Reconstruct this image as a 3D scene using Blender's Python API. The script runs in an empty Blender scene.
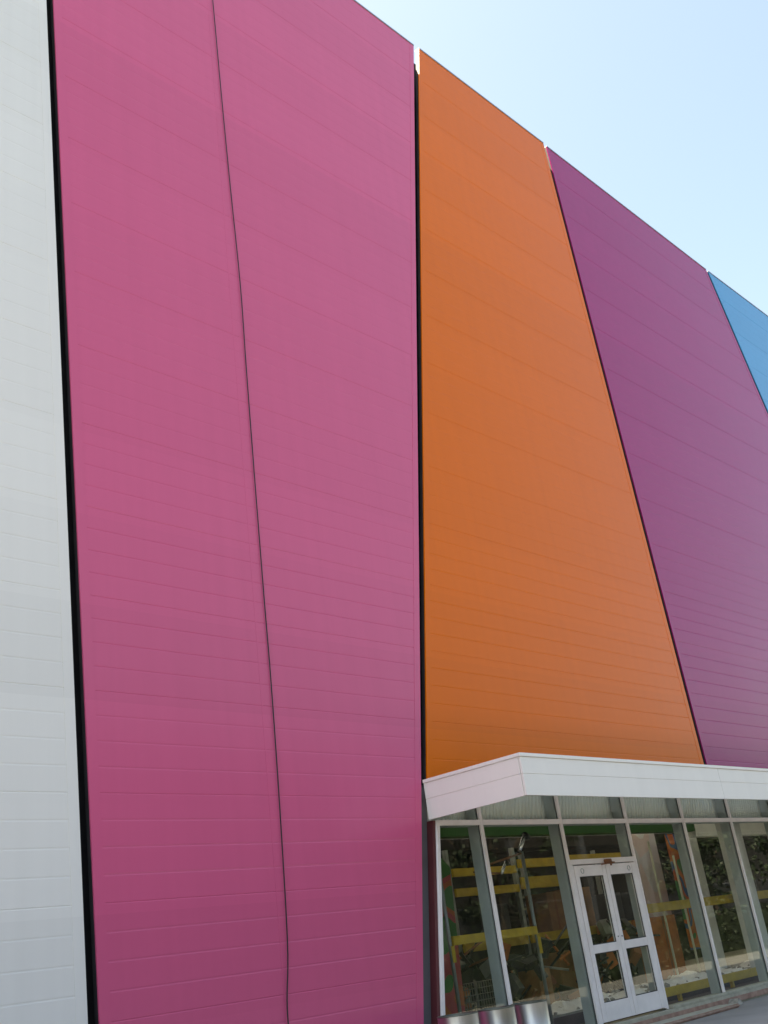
import bpy, bmesh, math, random
from mathutils import Vector, Matrix
random.seed(11)
SC = bpy.context.scene
C = SC.collection

# ------------------------------------------------------------------ camera
GZ = 0.10                                   # level of the pavement
YAW, PITCH, ROLL = 0.86016433, 0.40103289, -0.14572606
F = 1060.0
fw = Vector((math.sin(YAW)*math.cos(PITCH), math.cos(YAW)*math.cos(PITCH), math.sin(PITCH)))
r0 = Vector((math.cos(YAW), -math.sin(YAW), 0)); u0 = r0.cross(fw)
rr = r0*math.cos(ROLL) + u0*math.sin(ROLL); uu = -r0*math.sin(ROLL) + u0*math.cos(ROLL)
cd = bpy.data.cameras.new('camera'); cam = bpy.data.objects.new('camera', cd); C.objects.link(cam)
cd.sensor_fit = 'VERTICAL'; cd.sensor_height = 24; cd.sensor_width = 18; cd.lens = F/1024*24
cd.clip_start = .05; cd.clip_end = 2000
M = Matrix((( rr.x, uu.x, -fw.x, 0), (rr.y, uu.y, -fw.y, -8.98683), (rr.z, uu.z, -fw.z, 1.37872), (0, 0, 0, 1)))
cam.matrix_world = M
SC.camera = cam

# ------------------------------------------------------------------ sky, sun, exposure
SUN_EL, SUN_AZ = math.radians(65), math.radians(-38)       # azimuth from +Y (behind the building) towards +X
w = bpy.data.worlds.new('World'); SC.world = w; w.use_nodes = True
nt = w.node_tree
sky = nt.nodes.new('ShaderNodeTexSky'); sky.sky_type = 'NISHITA'; sky.sun_disc = False
sky.sun_elevation = SUN_EL; sky.sun_rotation = SUN_AZ
sky.air_density = 1.0; sky.dust_density = 1.8; sky.ozone_density = 1.0; sky.altitude = 50
bg = nt.nodes['Background']; bg.inputs['Strength'].default_value = 0.12
nt.links.new(sky.outputs[0], bg.inputs[0])
sl = bpy.data.lights.new('sun', 'SUN'); sl.energy = 5.0; sl.angle = math.radians(.5); sl.color = (1, .95, .87)
so = bpy.data.objects.new('sun', sl); C.objects.link(so)
sd = Vector((math.sin(SUN_AZ)*math.cos(SUN_EL), math.cos(SUN_AZ)*math.cos(SUN_EL), math.sin(SUN_EL)))
so.rotation_euler = sd.to_track_quat('Z', 'Y').to_euler()
SC.view_settings.view_transform = 'Standard'; SC.view_settings.look = 'None'
SC.view_settings.gamma = 1; SC.view_settings.use_curve_mapping = False
SC.view_settings.exposure = 1.89
SC.view_settings.use_white_balance = True; SC.view_settings.white_balance_temperature = 8200; SC.view_settings.white_balance_tint = 7
SC.render.engine = 'CYCLES'

# ------------------------------------------------------------------ materials
def mat(name, col, rough=.5, metal=0, spec=.5, var=0.0, vscale=3.0, bump=0.0, bscale=8.0, bdist=.01,
        col2=None, rvar=0.0, stretch=None):
    m = bpy.data.materials.new(name); m.use_nodes = True
    n = m.node_tree.nodes; l = m.node_tree.links; p = n['Principled BSDF']
    p.inputs['Base Color'].default_value = (*col, 1); p.inputs['Roughness'].default_value = rough
    p.inputs['Metallic'].default_value = metal; p.inputs['Specular IOR Level'].default_value = spec
    tc = n.new('ShaderNodeTexCoord'); src = tc.outputs['Object']
    if stretch:
        mp = n.new('ShaderNodeMapping'); mp.inputs['Scale'].default_value = stretch
        l.new(src, mp.inputs['Vector']); src = mp.outputs[0]
    if var or col2:
        t = n.new('ShaderNodeTexNoise'); t.inputs['Scale'].default_value = vscale; t.inputs['Detail'].default_value = 6
        l.new(src, t.inputs['Vector'])
        r = n.new('ShaderNodeValToRGB')
        c2 = col2 or tuple(min(1, c*(1+var)) for c in col)
        c1 = col if col2 else tuple(c*(1-var) for c in col)
        r.color_ramp.elements[0].position = .35; r.color_ramp.elements[1].position = .65
        r.color_ramp.elements[0].color = (*c1, 1); r.color_ramp.elements[1].color = (*c2, 1)
        l.new(t.outputs['Fac'], r.inputs[0]); l.new(r.outputs[0], p.inputs['Base Color'])
    if rvar:
        t = n.new('ShaderNodeTexNoise'); t.inputs['Scale'].default_value = vscale*.4; t.inputs['Detail'].default_value = 5
        l.new(src, t.inputs['Vector'])
        mr = n.new('ShaderNodeMapRange'); mr.inputs[3].default_value = rough-rvar; mr.inputs[4].default_value = rough+rvar
        l.new(t.outputs['Fac'], mr.inputs[0]); l.new(mr.outputs[0], p.inputs['Roughness'])
    if bump:
        t = n.new('ShaderNodeTexNoise'); t.inputs['Scale'].default_value = bscale; t.inputs['Detail'].default_value = 3
        l.new(src, t.inputs['Vector'])
        b = n.new('ShaderNodeBump'); b.inputs['Strength'].default_value = bump; b.inputs['Distance'].default_value = bdist
        l.new(t.outputs['Fac'], b.inputs['Height']); l.new(b.outputs[0], p.inputs['Normal'])
    return m

def coil(name, col, rough=.22, spec=.31):
    """coil coated sheet: small tone steps from board to board, faint rain streaks, slight oil canning"""
    m = mat(name, col, rough, spec=spec, bump=.3, bscale=.8, bdist=.012, vscale=.9, rvar=.06)
    n = m.node_tree.nodes; l = m.node_tree.links; p = n['Principled BSDF']
    tc = n.new('ShaderNodeTexCoord'); sp = n.new('ShaderNodeSeparateXYZ'); l.new(tc.outputs['Object'], sp.inputs[0])
    a = n.new('ShaderNodeMath'); a.operation = 'ADD'; a.inputs[1].default_value = GZ-.25; l.new(sp.outputs['Z'], a.inputs[0])
    fl = n.new('ShaderNodeMath'); fl.operation = 'FLOOR'; l.new(a.outputs[0], fl.inputs[0])
    wn = n.new('ShaderNodeTexWhiteNoise'); wn.noise_dimensions = '1D'; l.new(fl.outputs[0], wn.inputs['W'])
    mp = n.new('ShaderNodeMapping'); mp.inputs['Scale'].default_value = (5, 5, .12); l.new(tc.outputs['Object'], mp.inputs[0])
    st = n.new('ShaderNodeTexNoise'); st.inputs['Scale'].default_value = 1.2; st.inputs['Detail'].default_value = 5; l.new(mp.outputs[0], st.inputs['Vector'])
    c1 = n.new('ShaderNodeMapRange'); c1.inputs[3].default_value = .97; c1.inputs[4].default_value = 1.03; l.new(wn.outputs['Value'], c1.inputs[0])
    c2 = n.new('ShaderNodeMapRange'); c2.inputs[1].default_value = .3; c2.inputs[2].default_value = .7; c2.inputs[3].default_value = .98; c2.inputs[4].default_value = 1.015; l.new(st.outputs['Fac'], c2.inputs[0])
    mu = n.new('ShaderNodeMath'); mu.operation = 'MULTIPLY'; l.new(c1.outputs[0], mu.inputs[0]); l.new(c2.outputs[0], mu.inputs[1])
    hs = n.new('ShaderNodeHueSaturation'); hs.inputs['Color'].default_value = (*col, 1); l.new(mu.outputs[0], hs.inputs['Value']); l.new(hs.outputs[0], p.inputs['Base Color'])
    return m

m_pink = coil('pink coated steel', (.64, .105, .23))
m_orange = coil('orange coated steel', (.76, .15, .001), spec=.15)
m_purple = coil('purple coated steel', (.35, .014, .135), spec=.22)
m_blue = coil("blue coated steel", (.025, .28, .55))
m_white = coil('white coated steel', (.76, .75, .72), .32)
m_dark = mat('charcoal backing', (.03, .03, .034), .7, var=.2)
m_grey = mat('grey flashing', (.12, .12, .13), .5, var=.1)
m_coping = mat('grey coping', (.30, .30, .31), .45, metal=.3, var=.1)
m_fascia = coil('white fascia metal', (.84, .82, .78), .35)
m_alu = mat('white powder coated aluminium', (.84, .79, .78), .4, var=.05, vscale=4)
m_alug = mat('grey anodised aluminium', (.42, .46, .46), .45, var=.06, vscale=4)
m_gasket = mat('black rubber gasket', (.01, .01, .01), .6)
m_soffit = mat('soffit sheet', (.84, .84, .79), .5, var=.05)
m_maroon = mat('maroon trim', (.12, .025, .03), .5, var=.1)
m_redstone = mat('reddish stone', (.30, .17, .13), .75, var=.0, col2=(.42, .27, .21), vscale=9, bump=.4, bscale=40, bdist=.004)
m_cream = mat('dusty mortar top', (.46, .45, .36), .85, col2=(.36, .34, .27), vscale=7, bump=.3, bscale=40, bdist=.004)
m_steel = mat('galvanised steel sheet', (.50, .49, .48), .38, metal=1, var=.22, vscale=5, bump=.6, bscale=6, bdist=.012, rvar=.15, stretch=(1, 1, .2))
m_rim = mat('dark steel rim', (.14, .16, .13), .45, metal=.8, var=.2)
m_cable = mat('black cable sheath', (.012, .010, .012), .6)
m_yel = mat('yellow painted steel', (.46, .30, .012), .45, var=.12, vscale=6)
m_post = mat('galvanised post', (.25, .27, .26), .45, metal=.4, var=.15, vscale=7)
m_palepost = mat('pale post', (.60, .60, .48), .5, var=.1)
m_drywall = mat('white plasterboard', (.62, .62, .60), .8, var=.06, vscale=2)
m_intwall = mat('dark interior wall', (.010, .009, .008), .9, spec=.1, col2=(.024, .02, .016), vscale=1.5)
m_floor = mat('dusty interior slab', (.30, .29, .25), .85, col2=(.20, .19, .17), vscale=2.5)
m_skirt = mat('dark maroon skirt', (.07, .04, .04), .7, var=.2)
m_green = mat('green painted beam', (.03, .13, .03), .6, var=.1, vscale=2)
m_card = mat('brown cardboard', (.26, .13, .055), .8, var=.15, vscale=4)
m_ocard = mat('orange brown crate', (.42, .13, .035), .75, var=.2, vscale=4)
m_darkbox = mat('dark plastic', (.02, .02, .022), .5, var=.3)
m_sheet = mat('crumpled white plastic film', (.85, .84, .80), .5, var=.08, vscale=3, bump=.6, bscale=9, bdist=.04)
m_rubble = mat('pale rubble', (.45, .43, .37), .9, col2=(.25, .23, .2), vscale=12)
m_mesh = mat('dull wire', (.18, .17, .16), .5, metal=.6)
m_bark = mat('bark', (.09, .065, .045), .9, var=.3)
m_leaf = mat('leaves', (.022, .04, .014), .6, col2=(.04, .065, .022), vscale=2)
m_lamp = mat('silver lamp housing', (.75, .76, .80), .25, metal=.9)
m_rust = mat('rusty arm', (.22, .09, .04), .8, var=.3)

def glassmat():
    m = bpy.data.materials.new('clear glazing'); m.use_nodes = True
    n = m.node_tree.nodes; l = m.node_tree.links; n.remove(n['Principled BSDF'])
    out = n['Material Output']
    tr = n.new('ShaderNodeBsdfTransparent'); tr.inputs[0].default_value = (.955, .975, .955, 1)
    gl = n.new('ShaderNodeBsdfGlossy'); gl.inputs['Roughness'].default_value = .008; gl.inputs[0].default_value = (.95, 1, .97, 1)
    df = n.new('ShaderNodeBsdfDiffuse'); df.inputs[0].default_value = (.55, .56, .5, 1)
    ge = n.new('ShaderNodeNewGeometry'); dt = n.new('ShaderNodeVectorMath'); dt.operation = 'DOT_PRODUCT'
    l.new(ge.outputs['Incoming'], dt.inputs[0]); l.new(ge.outputs['Normal'], dt.inputs[1])
    ab = n.new('ShaderNodeMath'); ab.operation = 'ABSOLUTE'; l.new(dt.outputs['Value'], ab.inputs[0])
    su = n.new('ShaderNodeMath'); su.operation = 'SUBTRACT'; su.inputs[0].default_value = 1; l.new(ab.outputs[0], su.inputs[1])
    pw = n.new('ShaderNodeMath'); pw.operation = 'POWER'; pw.inputs[1].default_value = 5; l.new(su.outputs[0], pw.inputs[0])
    fr = n.new('ShaderNodeMath'); fr.operation = 'MULTIPLY_ADD'; fr.inputs[1].default_value = .8; fr.inputs[2].default_value = .02; l.new(pw.outputs[0], fr.inputs[0])
    tc = n.new('ShaderNodeTexCoord'); t = n.new('ShaderNodeTexNoise'); t.inputs['Scale'].default_value = .6
    b = n.new('ShaderNodeBump'); b.inputs['Strength'].default_value = .08; b.inputs['Distance'].default_value = .01
    l.new(tc.outputs['Object'], t.inputs['Vector']); l.new(t.outputs['Fac'], b.inputs['Height']); l.new(b.outputs[0], gl.inputs['Normal'])
    mx = n.new('ShaderNodeMixShader'); l.new(fr.outputs[0], mx.inputs[0]); l.new(tr.outputs[0], mx.inputs[1]); l.new(gl.outputs[0], mx.inputs[2])
    # thin film of building dust
    t2 = n.new('ShaderNodeTexNoise'); t2.inputs['Scale'].default_value = 2.2; t2.inputs['Detail'].default_value = 8
    l.new(tc.outputs['Object'], t2.inputs['Vector'])
    mr = n.new('ShaderNodeMapRange'); mr.inputs[1].default_value = .4; mr.inputs[2].default_value = .75; mr.inputs[3].default_value = .002; mr.inputs[4].default_value = .014
    l.new(t2.outputs['Fac'], mr.inputs[0])
    mx2 = n.new('ShaderNodeMixShader'); l.new(mr.outputs[0], mx2.inputs[0]); l.new(mx.outputs[0], mx2.inputs[1]); l.new(df.outputs[0], mx2.inputs[2])
    l.new(mx2.outputs[0], out.inputs[0])
    return m
m_glass = glassmat()
m_poly = bpy.data.materials.new('ribbed translucent sheet'); m_poly.use_nodes = True
_n = m_poly.node_tree.nodes; _p = _n['Principled BSDF']; _t = _n.new('ShaderNodeBsdfTranslucent'); _t.inputs[0].default_value = (.85, .86, .80, 1)
_x = _n.new('ShaderNodeMixShader'); _x.inputs[0].default_value = .75; _p.inputs['Base Color'].default_value = (.7, .7, .66, 1)
m_poly.node_tree.links.new(_p.outputs[0], _x.inputs[1]); m_poly.node_tree.links.new(_t.outputs[0], _x.inputs[2]); m_poly.node_tree.links.new(_x.outputs[0], _n['Material Output'].inputs[0])
m_opal = bpy.data.materials.new('opal polycarbonate'); m_opal.use_nodes = True
_n = m_opal.node_tree.nodes; _p = _n['Principled BSDF']; _t = _n.new('ShaderNodeBsdfTranslucent'); _t.inputs[0].default_value = (.46, .46, .45, 1)
_x = _n.new('ShaderNodeMixShader'); _x.inputs[0].default_value = .6; _p.inputs['Base Color'].default_value = (.5, .5, .5, 1)
m_opal.node_tree.links.new(_p.outputs[0], _x.inputs[1]); m_opal.node_tree.links.new(_t.outputs[0], _x.inputs[2]); m_opal.node_tree.links.new(_x.outputs[0], _n['Material Output'].inputs[0])

def muralmat(name, cols, scale, stretch):
    m = bpy.data.materials.new(name); m.use_nodes = True
    n = m.node_tree.nodes; l = m.node_tree.links; p = n['Principled BSDF']; p.inputs['Roughness'].default_value = .6
    tc = n.new('ShaderNodeTexCoord'); mp = n.new('ShaderNodeMapping'); mp.inputs['Scale'].default_value = stretch
    nz = n.new('ShaderNodeTexNoise'); nz.inputs['Scale'].default_value = scale; nz.inputs['Detail'].default_value = 1.0
    r = n.new('ShaderNodeValToRGB'); r.color_ramp.interpolation = 'CONSTANT'
    l.new(tc.outputs['Object'], mp.inputs[0]); l.new(mp.outputs[0], nz.inputs['Vector']); l.new(nz.outputs['Fac'], r.inputs[0]); l.new(r.outputs[0], p.inputs['Base Color'])
    e = r.color_ramp.elements
    k = len(cols)
    for i, c in enumerate(cols):
        pos = .32 + .36*i/k if i else 0
        if i < 2: e[i].position = pos; e[i].color = (*c, 1)
        else:
            q = e.new(pos); q.color = (*c, 1)
    return m
m_mural = muralmat('painted mural', [(.04, .20, .05), (.48, .11, .03), (.55, .16, .03), (.05, .11, .28), (.5, .10, .03), (.05, .22, .07)], 1.5, (1, 1, 1))
m_pastel = muralmat('pale painted plasterboard', [(.55, .52, .56), (.62, .47, .47), (.64, .62, .64), (.47, .58, .50)], .9, (1, 1, .5))
m_leafboard = muralmat('red and green board', [(.03, .16, .03), (.40, .05, .06), (.42, .10, .03), (.04, .18, .05)], 1.9, (1, 1, 1))

# ------------------------------------------------------------------ mesh helpers
class MB:
    def __init__(s): s.bm = bmesh.new()
    def box(s, x0, x1, y0, y1, z0, z1, bevel=0):
        b = bmesh.new(); bmesh.ops.create_cube(b, size=1)
        for v in b.verts: v.co = Vector(((x0+x1)/2+v.co.x*(x1-x0), (y0+y1)/2+v.co.y*(y1-y0), (z0+z1)/2+v.co.z*(z1-z0)))
        if bevel: bmesh.ops.bevel(b, geom=b.edges[:], offset=bevel, segments=2, affect='EDGES')
        s.add(b); return s
    def add(s, b, mtx=None):
        me = bpy.data.meshes.new('tmp'); b.to_mesh(me); b.free()
        if mtx: me.transform(mtx)
        s.bm.from_mesh(me); bpy.data.meshes.remove(me)
    def prism(s, pts, y0, y1, bevel=0):
        """polygon in the X-Z plane, extruded from y0 (front) to y1"""
        b = bmesh.new()
        f = b.faces.new([b.verts.new((x, y0, z)) for x, z in pts])
        e = bmesh.ops.extrude_face_region(b, geom=[f])
        for v in [g for g in e['geom'] if isinstance(g, bmesh.types.BMVert)]: v.co.y = y1
        bmesh.ops.recalc_face_normals(b, faces=b.faces)
        if bevel: bmesh.ops.bevel(b, geom=b.edges[:], offset=bevel, segments=1, affect='EDGES')
        s.add(b); return s
    def tube(s, pts, r, seg=10):
        pts = [Vector(p) for p in pts]; rings = []
        for i, p in enumerate(pts):
            d = (pts[min(i+1, len(pts)-1)]-pts[max(i-1, 0)]).normalized()
            a = d.cross(Vector((0, 1, 0)) if abs(d.y) < .9 else Vector((1, 0, 0))).normalized(); c = d.cross(a)
            rings.append([s.bm.verts.new(p+(a*math.cos(t)+c*math.sin(t))*r) for t in [2*math.pi*k/seg for k in range(seg)]])
        for A, B in zip(rings, rings[1:]):
            for k in range(seg):
                f = s.bm.faces.new((A[k], A[(k+1) % seg], B[(k+1) % seg], B[k])); f.smooth = True
        s.bm.faces.new(rings[0]); s.bm.faces.new(rings[-1][::-1]); return s
    def lathe(s, prof, seg=32, c=(0, 0, 0)):
        rings = [[s.bm.verts.new((c[0]+r*math.cos(2*math.pi*k/seg), c[1]+r*math.sin(2*math.pi*k/seg), c[2]+z)) for k in range(seg)] for r, z in prof]
        for A, B in zip(rings, rings[1:]):
            for k in range(seg):
                f = s.bm.faces.new((A[k], A[(k+1) % seg], B[(k+1) % seg], B[k])); f.smooth = True
        return s
    def build(s, name, m, parent=None, label=None):
        bmesh.ops.recalc_face_normals(s.bm, faces=s.bm.faces)
        me = bpy.data.meshes.new(name); s.bm.to_mesh(me); s.bm.free(); me.materials.append(m)
        o = bpy.data.objects.new(name, me); C.objects.link(o)
        if parent:
            o.parent = parent
            q = parent
            t = Vector((0, 0, 0))
            while q: t += q.location; q = q.parent
            o.location = -t                     # meshes are modelled in world coordinates
        if label: o['label'] = label
        return o
def thing(name, label, cat, loc, group=None):
    o = bpy.data.objects.new(name, None); C.objects.link(o); o.location = loc; o.empty_display_size = .3
    return tag(o, label, cat, group)
def tag(o, label, cat, group=None):
    o['label'] = label; o['category'] = cat
    if group: o['group'] = group
    return o
def struct(o): o['kind'] = 'structure'; return o

# ------------------------------------------------------------------ ground
m_pave = mat('grey pavement', (.235, .228, .215), .85, col2=(.285, .275, .26), vscale=1.2, bump=.3, bscale=60, bdist=.004)
g = MB(); g.box(-400, 400, -400, 400, GZ-.3, GZ); struct(g.build('pavement', m_pave))
m_road = mat('asphalt', (.07, .07, .072), .9, col2=(.09, .09, .09), vscale=1.5)
g = MB(); g.box(-400, 400, -200, -15, GZ+.001, GZ+.005); struct(g.build('added_road', m_road))  # dark sheet added out of view to cut ground bounce and bright reflections
# stone kerb under the shopfront: mortar bed on top of a rounded stone nosing
k = MB(); k.box(9.6, 24, -.145, -.02, GZ, .235, .03); kb = struct(k.build('kerb', m_redstone))
# ------------------------------------------------------------------ the building
bld = thing('retail_building', 'large shop building clad in pink, orange, purple and blue panels with a glazed entrance', 'building', (14, 0, GZ))
part = lambda mb, name, m, label=None, parent=bld: mb.build(name, m, parent, label)
b = MB(); b.box(-6, 44, .25, .55, 3.42, 18.08); b.box(-6, 9.88, .25, .55, GZ, 3.42); b.box(24.2, 44, .25, .55, GZ, 3.42)
part(b, 'backing_wall', m_dark)
b = MB()                                        # low flat roof, left open for an added skylight that brightens the interior
for x0, x1, y0, y1 in ((9.7, 36.2, .56, 1.1), (9.7, 36.2, 6.4, 7.2), (9.7, 11, 1.101, 6.399), (35, 36.2, 1.101, 6.399)): b.box(x0, x1, y0, y1, 3.70, 3.85)
part(b, 'roof', m_grey)
b = MB(); b.box(10.9, 35.1, 1.0, 6.5, 3.86, 3.88); part(b, 'added_skylight', m_opal)  # unseen, added to let daylight into the interior

def cladding(label, mt, xl, xr, ztl, ztr, z0):
    """trapezoid field of horizontal sandwich panels: real joints every metre, shallow ribs between"""
    zt = (ztl+ztr)/2
    T = .105
    rows = [(z0, 0.0)]
    n = math.ceil((z0-.25)*4); 
    z = .25 + n*.25
    while z < zt-.06:
        idx = round((z-.25)*4)
        if z-z0 > .04:
            if idx % 4 == 0:
                rows += [(z-.008, 0), (z-.0035, .003), (z+.0035, .003), (z+.008, 0)]
            else:
                rows += [(z-.012, 0), (z-.004, .0017), (z+.004, .0017), (z+.012, 0)]
        z += .25
    rows.append((zt, 0))
    def tz(x, z):           # bends the last row to the sloping top edge
        if z < zt-1e-6: return z
        f = (x-xl(zt))/(xr(zt)-xl(zt)); return ztl+(ztr-ztl)*f
    m = MB()
    prev = None
    for z, y in rows:
        a, c = xl(z)+T, xr(z)-T
        cur = [m.bm.verts.new((a, y, tz(a, z)-.002)), m.bm.verts.new((c, y, tz(c, z)-.002))]
        if prev: m.bm.faces.new((prev[0], prev[1], cur[1], cur[0]))
        prev = cur
    p = part(m, 'cladding_panel', mt, label)
    for s in (0, 1):
        e = xl if s == 0 else xr; d = T+.01 if s == 0 else -T-.01
        q = MB(); q.prism([(e(z0), z0), (e(z0)+d, z0), (e(ztl if s == 0 else ztr)+d, tz(e(zt)+d, zt)), (e(ztl if s == 0 else ztr), ztl if s == 0 else ztr)], -.0035, .018)
        q.build('edge_trim', mt, p)
    q = MB(); q.prism([(xl(z0)+.004, z0), (xr(z0)-.004, z0), (xr(ztr)-.004, ztr-.01), (xl(ztl)+.004, ztl-.01)], .0205, .085); q.build('panel_core', m_dark, p)
    q = MB(); q.prism([(xl(ztl)+.002, ztl-.01), (xr(ztr)-.002, ztr-.01), (xr(ztr)-.002, ztr+.022), (xl(ztl)+.002, ztl+.022)], -.012, .10); q.build('coping', m_coping, p)
    return p
L = lambda a, s: (lambda z: a+s*z)
cladding('white cladding panel at the left', m_white, L(-6, 0), L(5.57, -.0225), 18.25, 18.22, GZ)
pk = cladding('pink cladding panel', m_pink, L(5.69, -.0235), L(9.68, .2065), 18.2, 18.17, GZ)
cladding('orange cladding panel above the canopy', m_orange, L(9.79, .2088), L(18.22, -.0172), 18.2, 18.18, 3.44)
cladding('purple cladding panel', m_purple, L(18.34, -.0175), L(31.22, -.3065), 18.15, 18.02, 3.44)
cladding('blue cladding panel at the right', m_blue, L(31.36, -.307), L(36, 0), 18.02, 18.0, 3.44)
# narrow cover strip over the vertical joint of the pink field
j = MB(); j.prism([(7.78, GZ), (7.80, GZ), (8.11, 18.16), (8.09, 18.16)], -.0015, .0); j.build('joint_strip', m_pink, pk)

# corner beside the shopfront: slanted grey flashing, maroon edge
q = MB(); q.prism([(9.78, GZ), (10.00, GZ), (10.60, 3.43), (10.36, 3.43)], .10, .24); part(q, 'corner_flashing', m_grey)
q = MB(); q.prism([(9.955, GZ), (10.005, GZ), (10.555, 2.97), (10.505, 2.97)], .0, .098); part(q, 'corner_trim', m_maroon)

# ---- canopy
XC0, XC1, YF, ZC0, ZC1 = 10.42, 24.0, -1.56, 2.975, 3.47
can = bpy.data.objects.new('canopy', None); C.objects.link(can); can.parent = bld; can.location = Vector((XC0, 0, ZC0))-bld.location
def fascia_face(name, a, bb, lab=None):
    """two folded metal trays, one above the other, from a to bb (x,y)"""
    d = (Vector(bb)-Vector(a)); ln = d.length; d.normalize(); nrm = Vector((d.y, -d.x))
    m = MB()
    def tray(z0, z1, t0, t1, off):
        x = bmesh.new(); bmesh.ops.create_cube(x, size=1)
        for v in x.verts:
            t = t0 if v.co.x < 0 else t1; o = off if v.co.y < 0 else -.03
            pp = Vector(a)+d*t+nrm*o; v.co = Vector((pp.x, pp.y, z0 if v.co.z < 0 else z1))
        bmesh.ops.bevel(x, geom=x.edges[:], offset=.0025, segments=1, affect='EDGES')
        m.add(x)
    return m, tray, ln
# front: trays split at the vertical joints
m, tray, ln = fascia_face('f', (XC0, YF), (XC1, YF))
cuts = [0, 15.40-XC0, 20.4-XC0, ln]
for t0, t1 in zip(cuts, cuts[1:]):
    tray(ZC0, 3.225, t0+.0035, t1-.0035, 0); tray(3.229, ZC1-.045, t0+.004, t1-.004, 0)
m.box(XC0+.05, XC1-.01, YF+.008, YF+.03, ZC0+.01, ZC1-.06); m.build('front_fascia', m_fascia, can)
m, tray, ln = fascia_face('s', (XC0, -.012), (XC0, YF+.035))
tray(ZC0, 3.225, 0, ln, 0); tray(3.229, ZC1-.045, 0, ln, 0)
m.box(XC0+.008, XC0+.03, YF+.05, -.02, ZC0+.01, ZC1-.06); m.build('side_fascia', m_fascia, can)
m = MB(); m.box(XC0-.014, XC1, YF-.014, YF+.10, ZC1-.043, ZC1, .004); m.build('cap_flashing', m_fascia, can)
m = MB(); m.box(XC0-.014, XC0+.10, YF+.102, -.012, ZC1-.043, ZC1, .004); m.build('cap_flashing', m_fascia, can)
m = MB()                                        # corrugated deck, made translucent to brighten the top lights; ribs run outward
x = XC0+.04; pv = None; i = 0
while x < XC1-.02:
    zz = 3.40 if i % 4 in (0, 1) else 3.365
    cur = [m.bm.verts.new((x, YF+.036, zz)), m.bm.verts.new((x, .0, zz))]
    if pv: m.bm.faces.new((pv[0], cur[0], cur[1], pv[1]))
    pv = cur; x += .05 if i % 2 == 0 else .02; i += 1
dk = m.build('deck', m_poly, can); md = dk.modifiers.new('thick', 'SOLIDIFY'); md.thickness = .003

m = MB(); x = 10.62; pv = None; i = 0               # ribbed sheet added behind the top lights in place of the soffit's reflection
while x < XC1-.02:
    yy = .225 if i % 4 in (0, 1) else .245
    cur = [m.bm.verts.new((x, yy, 2.98)), m.bm.verts.new((x+.12, yy, 3.419))]
    if pv: m.bm.faces.new((pv[0], cur[0], cur[1], pv[1]))
    pv = cur; x += .03 if i % 2 == 0 else .012; i += 1
m.build('reflection_sheet', m_soffit, can)
# ---- shopfront frame
MX = [11.46, 13.30, 15.10, 16.90, 18.63, 20.43, 22.23]
Z0, ZH0, ZH1, ZT = .285, 2.905, 2.972, 3.40
jx = lambda z: 9.995+.1905*z            # slanted jamb along the pink panel's edge
def mullion(x, z0, z1, wd=.058):
    o = MB(); o.box(x-wd/2, x+wd/2, -.022, .012, z0, z1, .004); mu = part(o, 'mullion', m_alu)
    o = MB(); o.box(x-wd/2+.004, x+wd/2-.004, .0125, .024, z0, z1); o.build('gasket', m_gasket, mu)
    o = MB(); o.box(x-wd/2-.004, x+wd/2+.004, .036, .20, z0, z1); o.build('mullion_box', m_alug, mu)
for i, x in enumerate(MX): mullion(x, Z0 if i not in (1, 2) else Z0-.03, ZT-.04)
o = MB(); o.prism([(jx(GZ+.1), GZ+.1), (jx(GZ+.1)+.06, GZ+.1), (jx(ZH1)+.06, ZH1), (jx(ZH1), ZH1)], -.022, .03, .003); part(o, 'jamb', m_alu)
xs = [jx(ZH1)] + MX + [24.0]
o = MB()
for a, c in zip(xs, xs[1:]): o.box(a+(.0295 if a > 11 else 0), c-.0295, -.0215, .012, ZH0, ZH1, .004)
part(o, 'header', m_alu)
o = MB()
for a, c in zip(xs, xs[1:]): o.box(a+.034, c-.034, .037, .16, ZH0, ZH1)
part(o, 'header_box', m_alug)
o = MB(); o.box(9.9, 24, -.12, .19, .10, .25); o.box(9.95, 13.26, -.09, .16, .2505, Z0); o.box(15.14, 24, -.09, .16, .2505, Z0, .006)
part(o, 'sill', m_cream)
# glass
def pane(pts):
    o = MB(); o.prism(pts, .0255, .0335); part(o, 'glass_pane', m_glass)
pane([(jx(Z0)+.05, Z0), (MX[0]-.02, Z0), (MX[0]-.02, ZH0+.01), (jx(ZH0)+.05, ZH0+.01)])
for i, (a, c) in enumerate(zip(MX, MX[1:]+[24.0])):
    if i == 1: pane([(a+.02, 2.40), (c-.02, 2.40), (c-.02, ZH0+.01), (a+.02, ZH0+.01)])
    else: pane([(a+.02, Z0), (c-.02, Z0), (c-.02, ZH0+.01), (a+.02, ZH0+.01)])
for a, c in zip(xs, xs[1:]): pane([(a+.02, ZH1-.01), (c-.02, ZH1-.01), (c-.02, ZT), (a+.02, ZT)])
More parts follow.
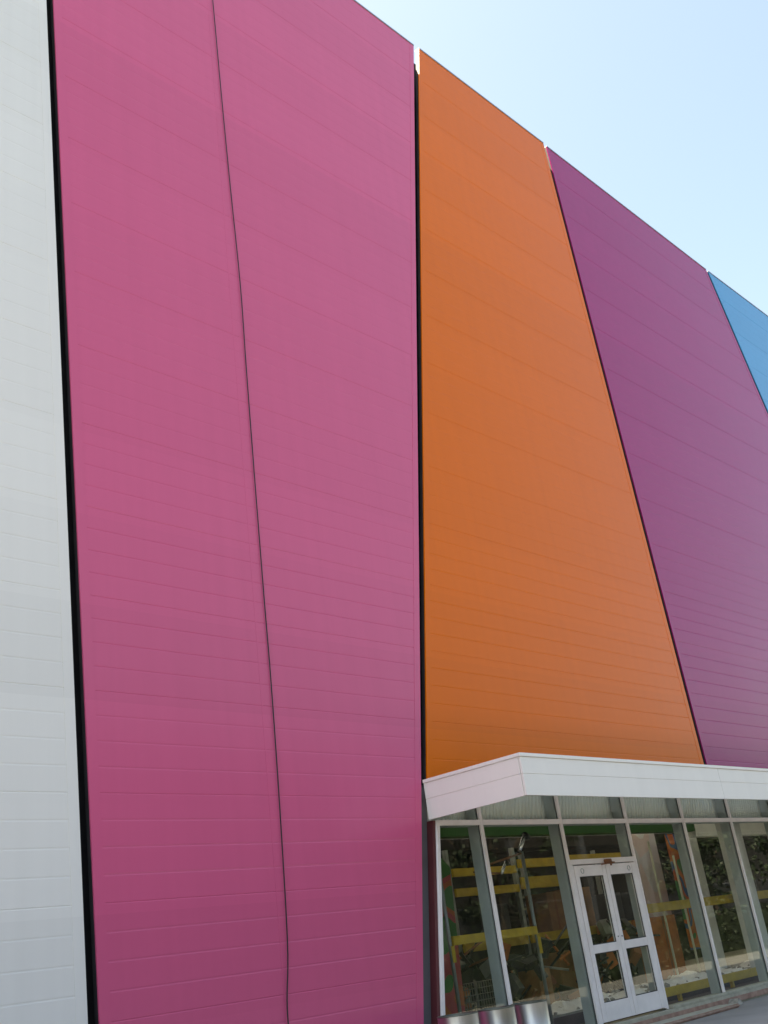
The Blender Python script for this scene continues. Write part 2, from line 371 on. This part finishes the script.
# ---- double entrance door between the 2nd and 3rd mullion
XD0, XD1 = 13.329, 15.071
o = MB(); o.box(XD0, XD1, -.026, .06, 2.335, 2.405, .004); part(o, 'transom', m_alu)
o = MB(); o.box(XD0, XD0+.045, -.020, .06, .27, 2.334, .003); part(o, 'door_frame', m_alu)
o = MB(); o.box(XD1-.045, XD1, -.020, .06, .27, 2.334, .003); part(o, 'door_frame', m_alu)
def leaf(x0, x1, hinge_left):
    d = bpy.data.objects.new('door', None); C.objects.link(d); d.parent = bld
    d.location = Vector((x0 if hinge_left else x1, 0, .28))-bld.location
    zb, zt, st = .285, 2.318, .095
    m = MB()
    m.box(x0, x0+st, -.03, .022, zb, zt, .004); m.box(x1-st, x1, -.03, .022, zb, zt, .004)
    for a, c in ((zb, zb+.235), (zt-.15, zt), (1.145, 1.255)): m.box(x0+st+.0005, x1-st-.0005, -.029, .021, a, c, .003)
    m.build('leaf_frame', m_alu, d)
    for a, c in ((zb+.235, 1.145), (1.255, zt-.15)):
        g = MB(); g.box(x0+st-.005, x1-st+.005, -.008, -.001, a-.005, c+.005); g.build('door_glass', m_glass, d)
        g = MB()
        g.box(x0+st, x0+st+.012, -.016, -.0085, a, c); g.box(x1-st-.012, x1-st, -.016, -.0085, a, c)
        g.box(x0+st+.0125, x1-st-.0125, -.016, -.0085, a, a+.012); g.box(x0+st+.0125, x1-st-.0125, -.016, -.0085, c-.012, c); g.build('gasket', m_gasket, d)
    hx = x1-st/2 if hinge_left else x0+st/2
    h = MB(); h.box(hx-.008, hx+.008, -.04, -.0305, 1.31, 1.33, .002); h.build('lock_plate', m_grey, d)
    cx = (x0+x1)/2 + (-.22 if hinge_left else .22)
    h = MB(); h.tube([(cx+.035*math.cos(t), -.032, zt-.075+.035*math.sin(t)) for t in [k*math.pi/8 for k in range(17)]], .005, 6); h.build('ring_mark', m_alug, d)
    return d
xm = (XD0+XD1)/2
leaf(XD0+.055, xm-.004, True); leaf(xm+.004, XD1-.055, False)
o = MB(); o.box(xm-.02, xm+.10, -.10, -.0265, 2.33, 2.385, .008); o.tube([(xm+.08, -.09, 2.345), (xm+.06, -.16, 2.325), (xm-.14, -.055, 2.315)], .009, 6)
o.box(xm+.02, xm+.05, -.12, -.1005, 2.285, 2.33, .004); part(o, 'door_closer', m_rust)

# ---- inside: floor, ceiling, walls, green beam, white columns in place of mirrored strips
o = MB(); o.box(9.9, 36, .19, 7.0, GZ, .26); part(o, 'interior_floor', m_skirt)
o = MB(); o.box(11.0, 36, .75, 7.0, .2605, .42); part(o, 'interior_platform', m_floor)
o = MB(); o.box(11.0, 36, .735, .749, .2605, .40); part(o, 'platform_skirting', m_skirt)
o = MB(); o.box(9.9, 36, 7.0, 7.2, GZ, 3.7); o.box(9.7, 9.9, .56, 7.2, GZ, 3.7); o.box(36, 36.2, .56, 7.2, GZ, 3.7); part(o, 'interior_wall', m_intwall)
o = MB()
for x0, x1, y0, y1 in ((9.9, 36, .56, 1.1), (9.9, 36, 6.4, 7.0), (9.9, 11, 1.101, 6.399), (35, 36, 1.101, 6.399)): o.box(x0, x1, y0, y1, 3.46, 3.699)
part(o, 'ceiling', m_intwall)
o = MB(); o.box(10.3, 20.9, 1.9, 2.1, 3.06, 3.44); part(o, 'ceiling_beam', m_green, 'green ceiling beam')
o = MB(); o.box(20.902, 30, 1.9, 2.1, 2.95, 3.44); part(o, 'ceiling_beam', m_soffit, 'pale grey ceiling beam')
for x, y, wd in ((21.2, 2.25, .34), (23.3, 2.25, .32)):  # columns stand in for pale strips mirrored in the panes
    o = MB(); o.box(x, x+wd, y, y+.3, .42, 3.0, .01); part(o, 'column', m_drywall)
o = MB(); o.box(20.3, 20.85, .9, 1.15, .42, 3.44, .01); part(o, 'column', m_drywall)  # same stand-in for the wide mirrored strip
# partition of white plasterboard
o = MB(); o.box(20.25, 21.15, 3.0, 3.08, .42, 3.40); part(o, 'partition', m_pastel)

# ------------------------------------------------------------------ loose things
# cable hanging down the pink cladding
pts = [(8.14, -.02, 18.23), (8.14, -.022, 17), (8.14, -.02, 15.5), (8.13, -.018, 13.65), (8.13, -.016, 11.94), (8.135, -.02, 10.13), (8.10, -.016, 8.76), (8.06, -.018, 7.14),
       (8.03, -.016, 5.54), (8.015, -.016, 4.57), (7.97, -.018, 3.2), (7.90, -.02, 1.77), (7.82, -.022, 1.2), (7.80, -.03, .9), (7.79, -.05, .45), (7.80, -.07, GZ+.03), (7.86, -.2, GZ+.011), (7.98, -.32, GZ+.011)]
def smooth(p, n=6):
    p = [Vector(q) for q in p]; out = []
    for i in range(len(p)-1):
        a, b_, c, d = p[max(i-1, 0)], p[i], p[i+1], p[min(i+2, len(p)-1)]
        for k in range(n):
            t = k/n; out.append(.5*((2*b_)+(c-a)*t+(2*a-5*b_+4*c-d)*t*t+(3*b_-a-3*c+d)*t**3))
    return out+[p[-1]]
o = MB(); o.tube(smooth(pts), .0068, 8)
tag(o.build('hanging_cable', m_cable), 'thin black cable hanging down the middle of the pink cladding', 'cable')

# stone step in front of the door
o = MB(); o.box(12.7, 16.35, -.52, -.155, GZ, .155, .02)
so_ = o.build('door_step', m_redstone); so_.data.materials.append(m_cream)
for p_ in so_.data.polygons:
    if p_.normal.z > .6: p_.material_index = 1
st = tag(so_, 'worn reddish stone step lying on the pavement before the glass door', 'step')
o = MB()
for i in range(9):
    x, y = 16.4+random.uniform(-.12, .3), -.2+random.uniform(-.12, .06); r = random.uniform(.012, .035)
    b_ = bmesh.new(); bmesh.ops.create_icosphere(b_, subdivisions=1, radius=r)
    for v in b_.verts: v.co *= random.uniform(.7, 1.2)
    o.add(b_, Matrix.Translation((x, y, GZ+r*.6)))
s_ = o.build('stone_chips', m_rubble); s_['kind'] = 'stuff'; s_['label'] = 'small broken stone chips at the end of the door step'; s_['category'] = 'rubble'
o = MB(); o.prism([(16.50, GZ), (16.78, GZ+.005), (16.66, GZ+.10)], -.36, -.20)
tag(o.build('stone_shard', m_rubble), 'pointed broken shard of stone against the kerb past the step', 'stone')

# three steel drums before the first panes
def drum(x, y, r, zt, lab, rot):
    t = thing('steel_drum', lab, 'drum', (x, y, GZ), 'steel drums before the shop window')
    h = zt-GZ
    o = MB(); o.lathe([(0, .01), (r-.01, .01), (r, .02), (r, h*.33), (r+.004, h*.335), (r, h*.34), (r, h-.0125)], 40)
    o.build('shell', m_steel).parent = t
    o = MB(); o.lathe([(r, h-.012), (r+.004, h-.010), (r+.004, h-.002), (r, h), (r-.02, h), (r-.022, h-.03), (0, h-.035)], 40); o.build('rim', m_rim).parent = t
    t.rotation_euler.z = rot
    return t
drum(9.39, -.90, .215, .815, 'shiny steel drum nearest the pink wall, with a pink reflection on its side', 0)
drum(10.05, -.90, .202, .80, 'shiny steel drum in the middle of the row of three before the window', 1.3)
drum(10.65, -.90, .205, .79, 'shiny steel drum nearest the glass door, right end of the row of three', 2.7)

# scaffold frame just inside the glass
t = thing('scaffold_frame', 'grey scaffold frame with a yellow cross rail behind the first two panes', 'scaffold', (12, .6, .26))
for x, y, z1, m_ in ((11.13, .55, 2.75, m_post), (12.10, .70, 2.45, m_palepost), (13.0, .55, 2.62, m_post)):
    o = MB(); o.tube([(x, y, .26), (x, y, z1)], .026 if x != 12.10 else .02, 12); o.lathe([(.0, .262), (.08, .262), (.08, .275), (.03, .28)], 14, (x, y, 0)); o.build('post', m_, t)
o = MB(); o.box(11.15, 12.98, .50, .55, 1.50, 1.61, .006); o.build('rail', m_yel, t, 'yellow cross rail')
o = MB(); o.box(11.10, 11.165, .508, .515, 1.30, 1.499, .002); o.build('rail_bracket', m_yel, t)
o = MB(); o.box(12.96, 13.03, .508, .515, 1.25, 1.499, .002); o.build('rail_bracket', m_yel, t)
o = MB(); o.tube([(13.0, .55, 2.6), (12.3, .6, 2.48)], .014, 8); o.build('brace', m_rust, t)
def flood(x, y, z, lab, sc=1):
    t = thing('work_lamp', lab, 'lamp', (x, y, z), 'work lamps on the scaffold')
    o = MB(); o.tube([(x, y, z), (x+.17*sc, y-.02, z+.22*sc)], .030*sc, 12); o.build('lamp_body', m_lamp, t)
    o = MB(); o.tube([(x+.165*sc, y-.02, z+.215*sc), (x+.27*sc, y+.01, z+.19*sc)], .05*sc, 12); o.build('lamp_head', m_darkbox, t)
flood(12.95, .55, 2.63, 'silver work lamp on top of the right scaffold post')
flood(12.83, .85, 2.36, 'small silver work lamp hanging lower behind the second pane', .75)
o = MB(); o.tube([(12.1, .76, 2.40), (12.83, .85, 2.37)], .012, 6); tag(o.build('lamp_bar', m_rust), 'thin rusty bar holding the lower work lamp', 'bar')

# storage rack with yellow beams in the depth of the shop
t = thing('storage_rack', 'tall storage rack with yellow beams standing behind the door panes', 'shelving', (17.2, 3.2, .42))
for x in (14.3, 16.15, 17.55, 20.1):
    for y in (3.05, 3.9):
        o = MB(); o.box(x-.04, x+.04, y, y+.07, .42, 3.02); o.build('upright', m_post, t)
for x0, x1, z, h in ((16.2, 17.5, 2.66, .15), (17.6, 20.05, 2.69, .15), (16.2, 17.5, 2.30, .2), (14.35, 16.1, 2.26, .13), (14.35, 16.1, 2.58, .13), (17.6, 20.05, 1.40, .15), (16.2, 17.5, 1.40, .15), (14.35, 16.1, 1.4, .13)):
    o = MB(); o.box(x0, x1, 3.0, 3.05, z, z+h, .005); o.build('beam', m_yel, t)
for x0, x1, z in ((14.35, 16.1, 1.41), (16.2, 17.5, 1.41), (17.6, 20.05, 1.41), (14.35, 16.1, 2.27), (16.2, 17.5, 2.31)):
    o = MB(); o.box(x0, x1, 3.055, 3.9, z+.06, z+.09); o.build('shelf_board', m_card, t)
def carton(x0, x1, y0, y1, z0, z1, lab, m_=m_card):
    o = MB(); o.box(x0, x1, y0, y1, z0, z1, .008); t = thing('cardboard_box', lab, 'box', ((x0+x1)/2, (y0+y1)/2, z0), 'boxes stored inside the shop'); o.build('carton', m_, t)
    o = MB(); o.box((x0+x1)/2-.03, (x0+x1)/2+.03, y0-.002, y0, z0+.01, z1-.01); o.build('tape_strip', m_rust, t)
carton(17.0, 17.48, 3.1, 3.6, 1.502, 2.22, 'brown cardboard box on the rack beside the upright post')
carton(17.66, 18.45, 3.1, 3.7, 1.502, 2.25, 'large brown cardboard box on the rack seen through the left door leaf')
carton(18.9, 19.5, 3.1, 3.7, 1.502, 2.1, 'dark box on the rack seen through the right door leaf', m_darkbox)
carton(15.0, 15.8, 3.1, 3.7, 1.502, 2.1, 'dark box on the rack behind the second pane', m_darkbox)
carton(16.3, 17.2, 2.6, 3.0-.02, .421, 1.2, 'brown box on the floor under the rack', m_card)
carton(15.1, 15.45, 2.2, 2.6, .421, 1.0, 'small brown box standing alone on the floor behind the second pane', m_card)
carton(19.35, 20.35, 2.5, 2.9, .421, 1.55, 'orange brown crate standing behind the pane right of the door', m_ocard)
carton(18.1, 18.9, 2.3, 2.8, .421, 1.15, 'dark plastic box on the floor behind the door', m_darkbox)

# yellow guard rails on the right
def guard(name, lab, x0, x1, y, z, h, posts):
    t = thing(name, lab, 'railing', ((x0+x1)/2, y, .26), 'yellow guard rails inside the glass')
    o = MB(); o.box(x0, x1, y, y+.05, z, z+h, .008); o.build('rail', m_yel, t)
    for x in posts:
        o = MB(); o.box(x-.03, x+.03, y+.0505, y+.11, .26 if y < .7 else .42, z+h-.01, .004); o.build('post', m_yel, t)
guard('guard_rail', 'long yellow guard rail at chest height behind the right hand panes', 17.1, 23.9, 1.2, 1.60, .15, (17.2, 22.6))
guard('guard_rail', 'low yellow guard rail along the floor edge behind the right hand panes', 15.6, 23.9, .42, .36, .13, (16.4, 18.2, 20.5))

# painted boards
o = MB(); o.box(20.85, 21.95, 2.55, 2.6, .85, 3.1, .004); bo = tag(o.build('painted_board', m_mural), 'tall board painted orange, green and blue beside the white partition', 'board')
o = MB(); o.prism([(11.50, .43), (12.10, .43), (12.25, 2.55), (12.0, 2.75), (11.6, 1.6)], 1.3, 1.34); tag(o.build('painted_board', m_leafboard), 'slanted red and green board at the left end of the shop window', 'board')
# wire cage on the floor
t = thing('wire_cage', 'dull wire mesh cage on the floor behind the first pane', 'cage', (12.75, 1.6, .42))
o = MB()
for i in range(16): o.tube([(12.35+i*.055, 1.5, .42), (12.35+i*.055, 1.5, 1.0)], .006, 5)
for i in range(8): o.tube([(12.35, 1.494, .44+i*.08), (13.175, 1.494, .44+i*.08)], .006, 5)
o.build('mesh_panel', m_mesh, t)
for x in (12.33, 13.19):
    for y in (1.5, 1.95):
        o = MB(); o.tube([(x, y, .42), (x, y, 1.02)], .014, 6); o.build('corner_post', m_mesh, t)
# ladder-like thin white stands behind the 4th pane
for x, y, z1, lab in ((19.1, 2.0, 2.9, 'thin pale pole standing in front of the orange crate'), (19.75, 1.9, 2.6, 'thin pale pole standing between the crate and the column')):
    t = thing('thin_pole', lab, 'pole', (x, y, .42)); o = MB(); o.tube([(x, y, .42), (x, y, z1)], .022, 8); o.build('tube', m_palepost, t)
    o = MB(); o.lathe([(0, .422), (.12, .422), (.12, .435), (.02, .45)], 14, (x, y, 0)); o.build('foot', m_palepost, t)

# jumble of dark equipment and debris on the floor in front of the rack
o = MB(); rnd = random.Random(21)
for i in range(170):
    x, y = rnd.uniform(12.6, 19.0), rnd.uniform(2.15, 2.95); z = .45+rnd.random()**1.8*1.05
    Rm = Matrix.Translation((x, y, z)) @ Matrix.Rotation(rnd.uniform(-.7, .7), 4, 'X') @ Matrix.Rotation(rnd.uniform(0, 3), 4, 'Z') @ Matrix.Rotation(rnd.uniform(-.6, .6), 4, 'Y')
    b_ = bmesh.new(); bmesh.ops.create_cube(b_, size=1)
    d = (rnd.uniform(.05, .4), rnd.uniform(.04, .25), rnd.uniform(.03, .3)) if i % 3 else (rnd.uniform(.5, 1.1), .03, .03)
    for v in b_.verts: v.co = Vector((v.co.x*d[0], v.co.y*d[1], v.co.z*d[2]))
    o.add(b_, Rm)
s_ = o.build('debris_heap', m_darkbox); s_['kind'] = 'stuff'; s_['label'] = 'dark jumble of equipment and debris heaped in front of the rack'; s_['category'] = 'debris'
for m_ in (m_rust, m_post, m_ocard): s_.data.materials.append(m_)
for p_ in s_.data.polygons: p_.material_index = (0, 0, 0, 1, 0, 2, 0, 0, 0, 0, 3)[(p_.index//6) % 11]
# crumpled plastic film on the platform
def film(x0, x1, y0, y1, h, lab, seed):
    rnd = random.Random(seed); nx, ny = 46, 18
    bumps = [(rnd.uniform(x0, x1), rnd.uniform(y0, y1), rnd.uniform(.12, .4), rnd.uniform(.3, 1)) for _ in range(26)]
    b_ = bmesh.new(); G_ = []
    for i in range(nx+1):
        row = []
        for j_ in range(ny+1):
            u, v = i/nx, j_/ny; x = x0+(x1-x0)*u+rnd.uniform(-.02, .02); y = y0+(y1-y0)*v+rnd.uniform(-.02, .02)
            e = min(1, 5*min(u, 1-u))*min(1, 3*min(v, 1-v))
            z = sum(a*max(0, 1-math.hypot(x-bx, y-by)/r) for bx, by, r, a in bumps)*h*.55+rnd.uniform(0, .05)
            row.append(b_.verts.new((x, y, .424+max(0.0, e*z))))
        G_.append(row)
    for i in range(nx):
        for j_ in range(ny): b_.faces.new((G_[i][j_], G_[i+1][j_], G_[i+1][j_+1], G_[i][j_+1]))
    o = MB(); o.add(b_); ob = o.build('plastic_sheet', m_sheet)
    md = ob.modifiers.new('thick', 'SOLIDIFY'); md.thickness = .004; md.offset = 1
    tag(ob, lab, 'sheeting', 'plastic sheeting on the shop floor')
film(13.6, 16.9, .8, 2.0, .22, 'crumpled white plastic sheet spread on the floor behind the door', 3)
film(17.0, 20.3, .8, 2.2, .30, 'heaped white plastic sheet on the floor behind the right panes', 5)
film(20.75, 23.6, .8, 2.0, .22, 'white plastic sheet at the foot of the white columns', 8)
o = MB()
for i in range(240):
    x, y = random.uniform(12.6, 22), random.uniform(.8, 2.6); r = random.uniform(.015, .06)
    b_ = bmesh.new(); bmesh.ops.create_icosphere(b_, subdivisions=1, radius=r)
    for v in b_.verts: v.co *= random.uniform(.6, 1.25)
    o.add(b_, Matrix.Translation((x, y, .42+r*.5)))
s_ = o.build('rubble', m_rubble); s_['kind'] = 'stuff'; s_['label'] = 'scattered pale building rubble on the shop floor'; s_['category'] = 'rubble'

# ------------------------------------------------------------------ trees added out of view to darken the glass reflections
def tree_mesh(seed):
    rnd = random.Random(seed); t = MB(); h = 8.5
    t.lathe([(.22, 0), (.17, 1.5), (.12, 4), (.05, 7)], 10)
    for k_ in range(9):
        a = rnd.uniform(0, 6.28); z = rnd.uniform(2, 5); ln = rnd.uniform(1.2, 2.4)
        t.tube([(0, 0, z), (ln*.5*math.cos(a), ln*.5*math.sin(a), z+.6), (ln*math.cos(a), ln*math.sin(a), z+1.5)], .045, 6)
    c = MB()
    cl = [(rnd.gauss(0, 1.3), rnd.gauss(0, 1.3), rnd.uniform(2.0, h), rnd.uniform(.5, 1.1)) for _ in range(34)]
    for cx, cy, cz, r in cl:
        for _ in range(60):
            p = Vector((rnd.gauss(0, 1), rnd.gauss(0, 1), rnd.gauss(0, .8))).normalized()*r*rnd.random()**.4+Vector((cx, cy, cz))
            a = Vector((rnd.gauss(0, 1), rnd.gauss(0, 1), rnd.gauss(0, 1))).normalized()*.16; b2 = a.cross(Vector((rnd.gauss(0, 1), rnd.gauss(0, 1), rnd.gauss(0, 1)))).normalized()*.1
            c.bm.faces.new([c.bm.verts.new(p+q) for q in (a, b2, -a, -b2)])
    return t, c
protos = []
for i in range(3):
    t_, c_ = tree_mesh(i+1); protos.append((t_.build('trunk', m_bark), c_.build('crown', m_leaf)))
k = 0
for i in range(6):
    x = 22+i*13+random.uniform(-2, 2); y = -27+random.uniform(-3, 3)
    T_ = thing('added_tree', 'leafy dark plant added across the street to darken the glass reflections', 'added_tree', (x, y, GZ), 'trees added to darken the reflections')
    T_.rotation_euler.z = random.uniform(0, 6.28); T_.scale = (1.2,)*3
    for src in protos[i % 3]:
        if i < 3: q = src
        else: q = src.copy(); C.objects.link(q)
        q.parent = T_
# dark building with grey piers, added to block bright sky in the reflections
wh = thing('dark_backdrop', 'long dark building added across the street to darken the glass reflections', 'building', (70, -40, GZ))
m_whw = mat('dark brown cladding', (.02, .018, .016), .85, var=.3, vscale=.5)
o = MB(); o.box(-30, 190, -55, -40, GZ, 15); part(o, 'wall', m_whw, None, wh)
o = MB(); o.box(-30.3, 190.3, -55.3, -39.7, 15.001, 15.4); part(o, 'roof', m_grey, None, wh)
for i in range(20):
    x = 2+i*9
    o = MB(); o.box(x, x+.8, -39.999, -39.6, GZ, 14.9); part(o, 'pier', m_grey, None, wh)
    o = MB(); o.box(x+2.5, x+6.5, -39.999, -39.95, 1.2, 4.2); f_ = part(o, 'window', m_grey, None, wh)
    o = MB(); o.box(x+2.6, x+6.4, -39.949, -39.94, 1.3, 4.1); o.build('pane', m_darkbox, f_)

# unseen clipped greenery, added to hide sunlit ground from the glass reflections
hd = thing('blocker_hedge', 'unseen leafy block added to hide sunlit ground from the glass', 'blocker_hedge', (40, -10, GZ))
o = MB(); rnd = random.Random(77); o.box(5, 76, -10.3, -9.7, GZ, 1.45)
for i in range(16000):
    p = Vector((rnd.uniform(5, 76), rnd.choice((-9.65, -10.35))+rnd.gauss(0, .08), rnd.uniform(GZ, 1.6)))
    if i % 4 == 0: p = Vector((rnd.uniform(5, 76), rnd.uniform(-10.4, -9.6), 1.55+rnd.gauss(0, .07)))
    a = Vector((rnd.gauss(0, 1), rnd.gauss(0, 1), rnd.gauss(0, 1))).normalized()*.07; b2 = a.cross(Vector((rnd.gauss(0, 1), rnd.gauss(0, 1), rnd.gauss(0, 1)))).normalized()*.045
    o.bm.faces.new([o.bm.verts.new(p+q) for q in (a, b2, -a, -b2)])
part(o, 'foliage', m_leaf, None, hd)
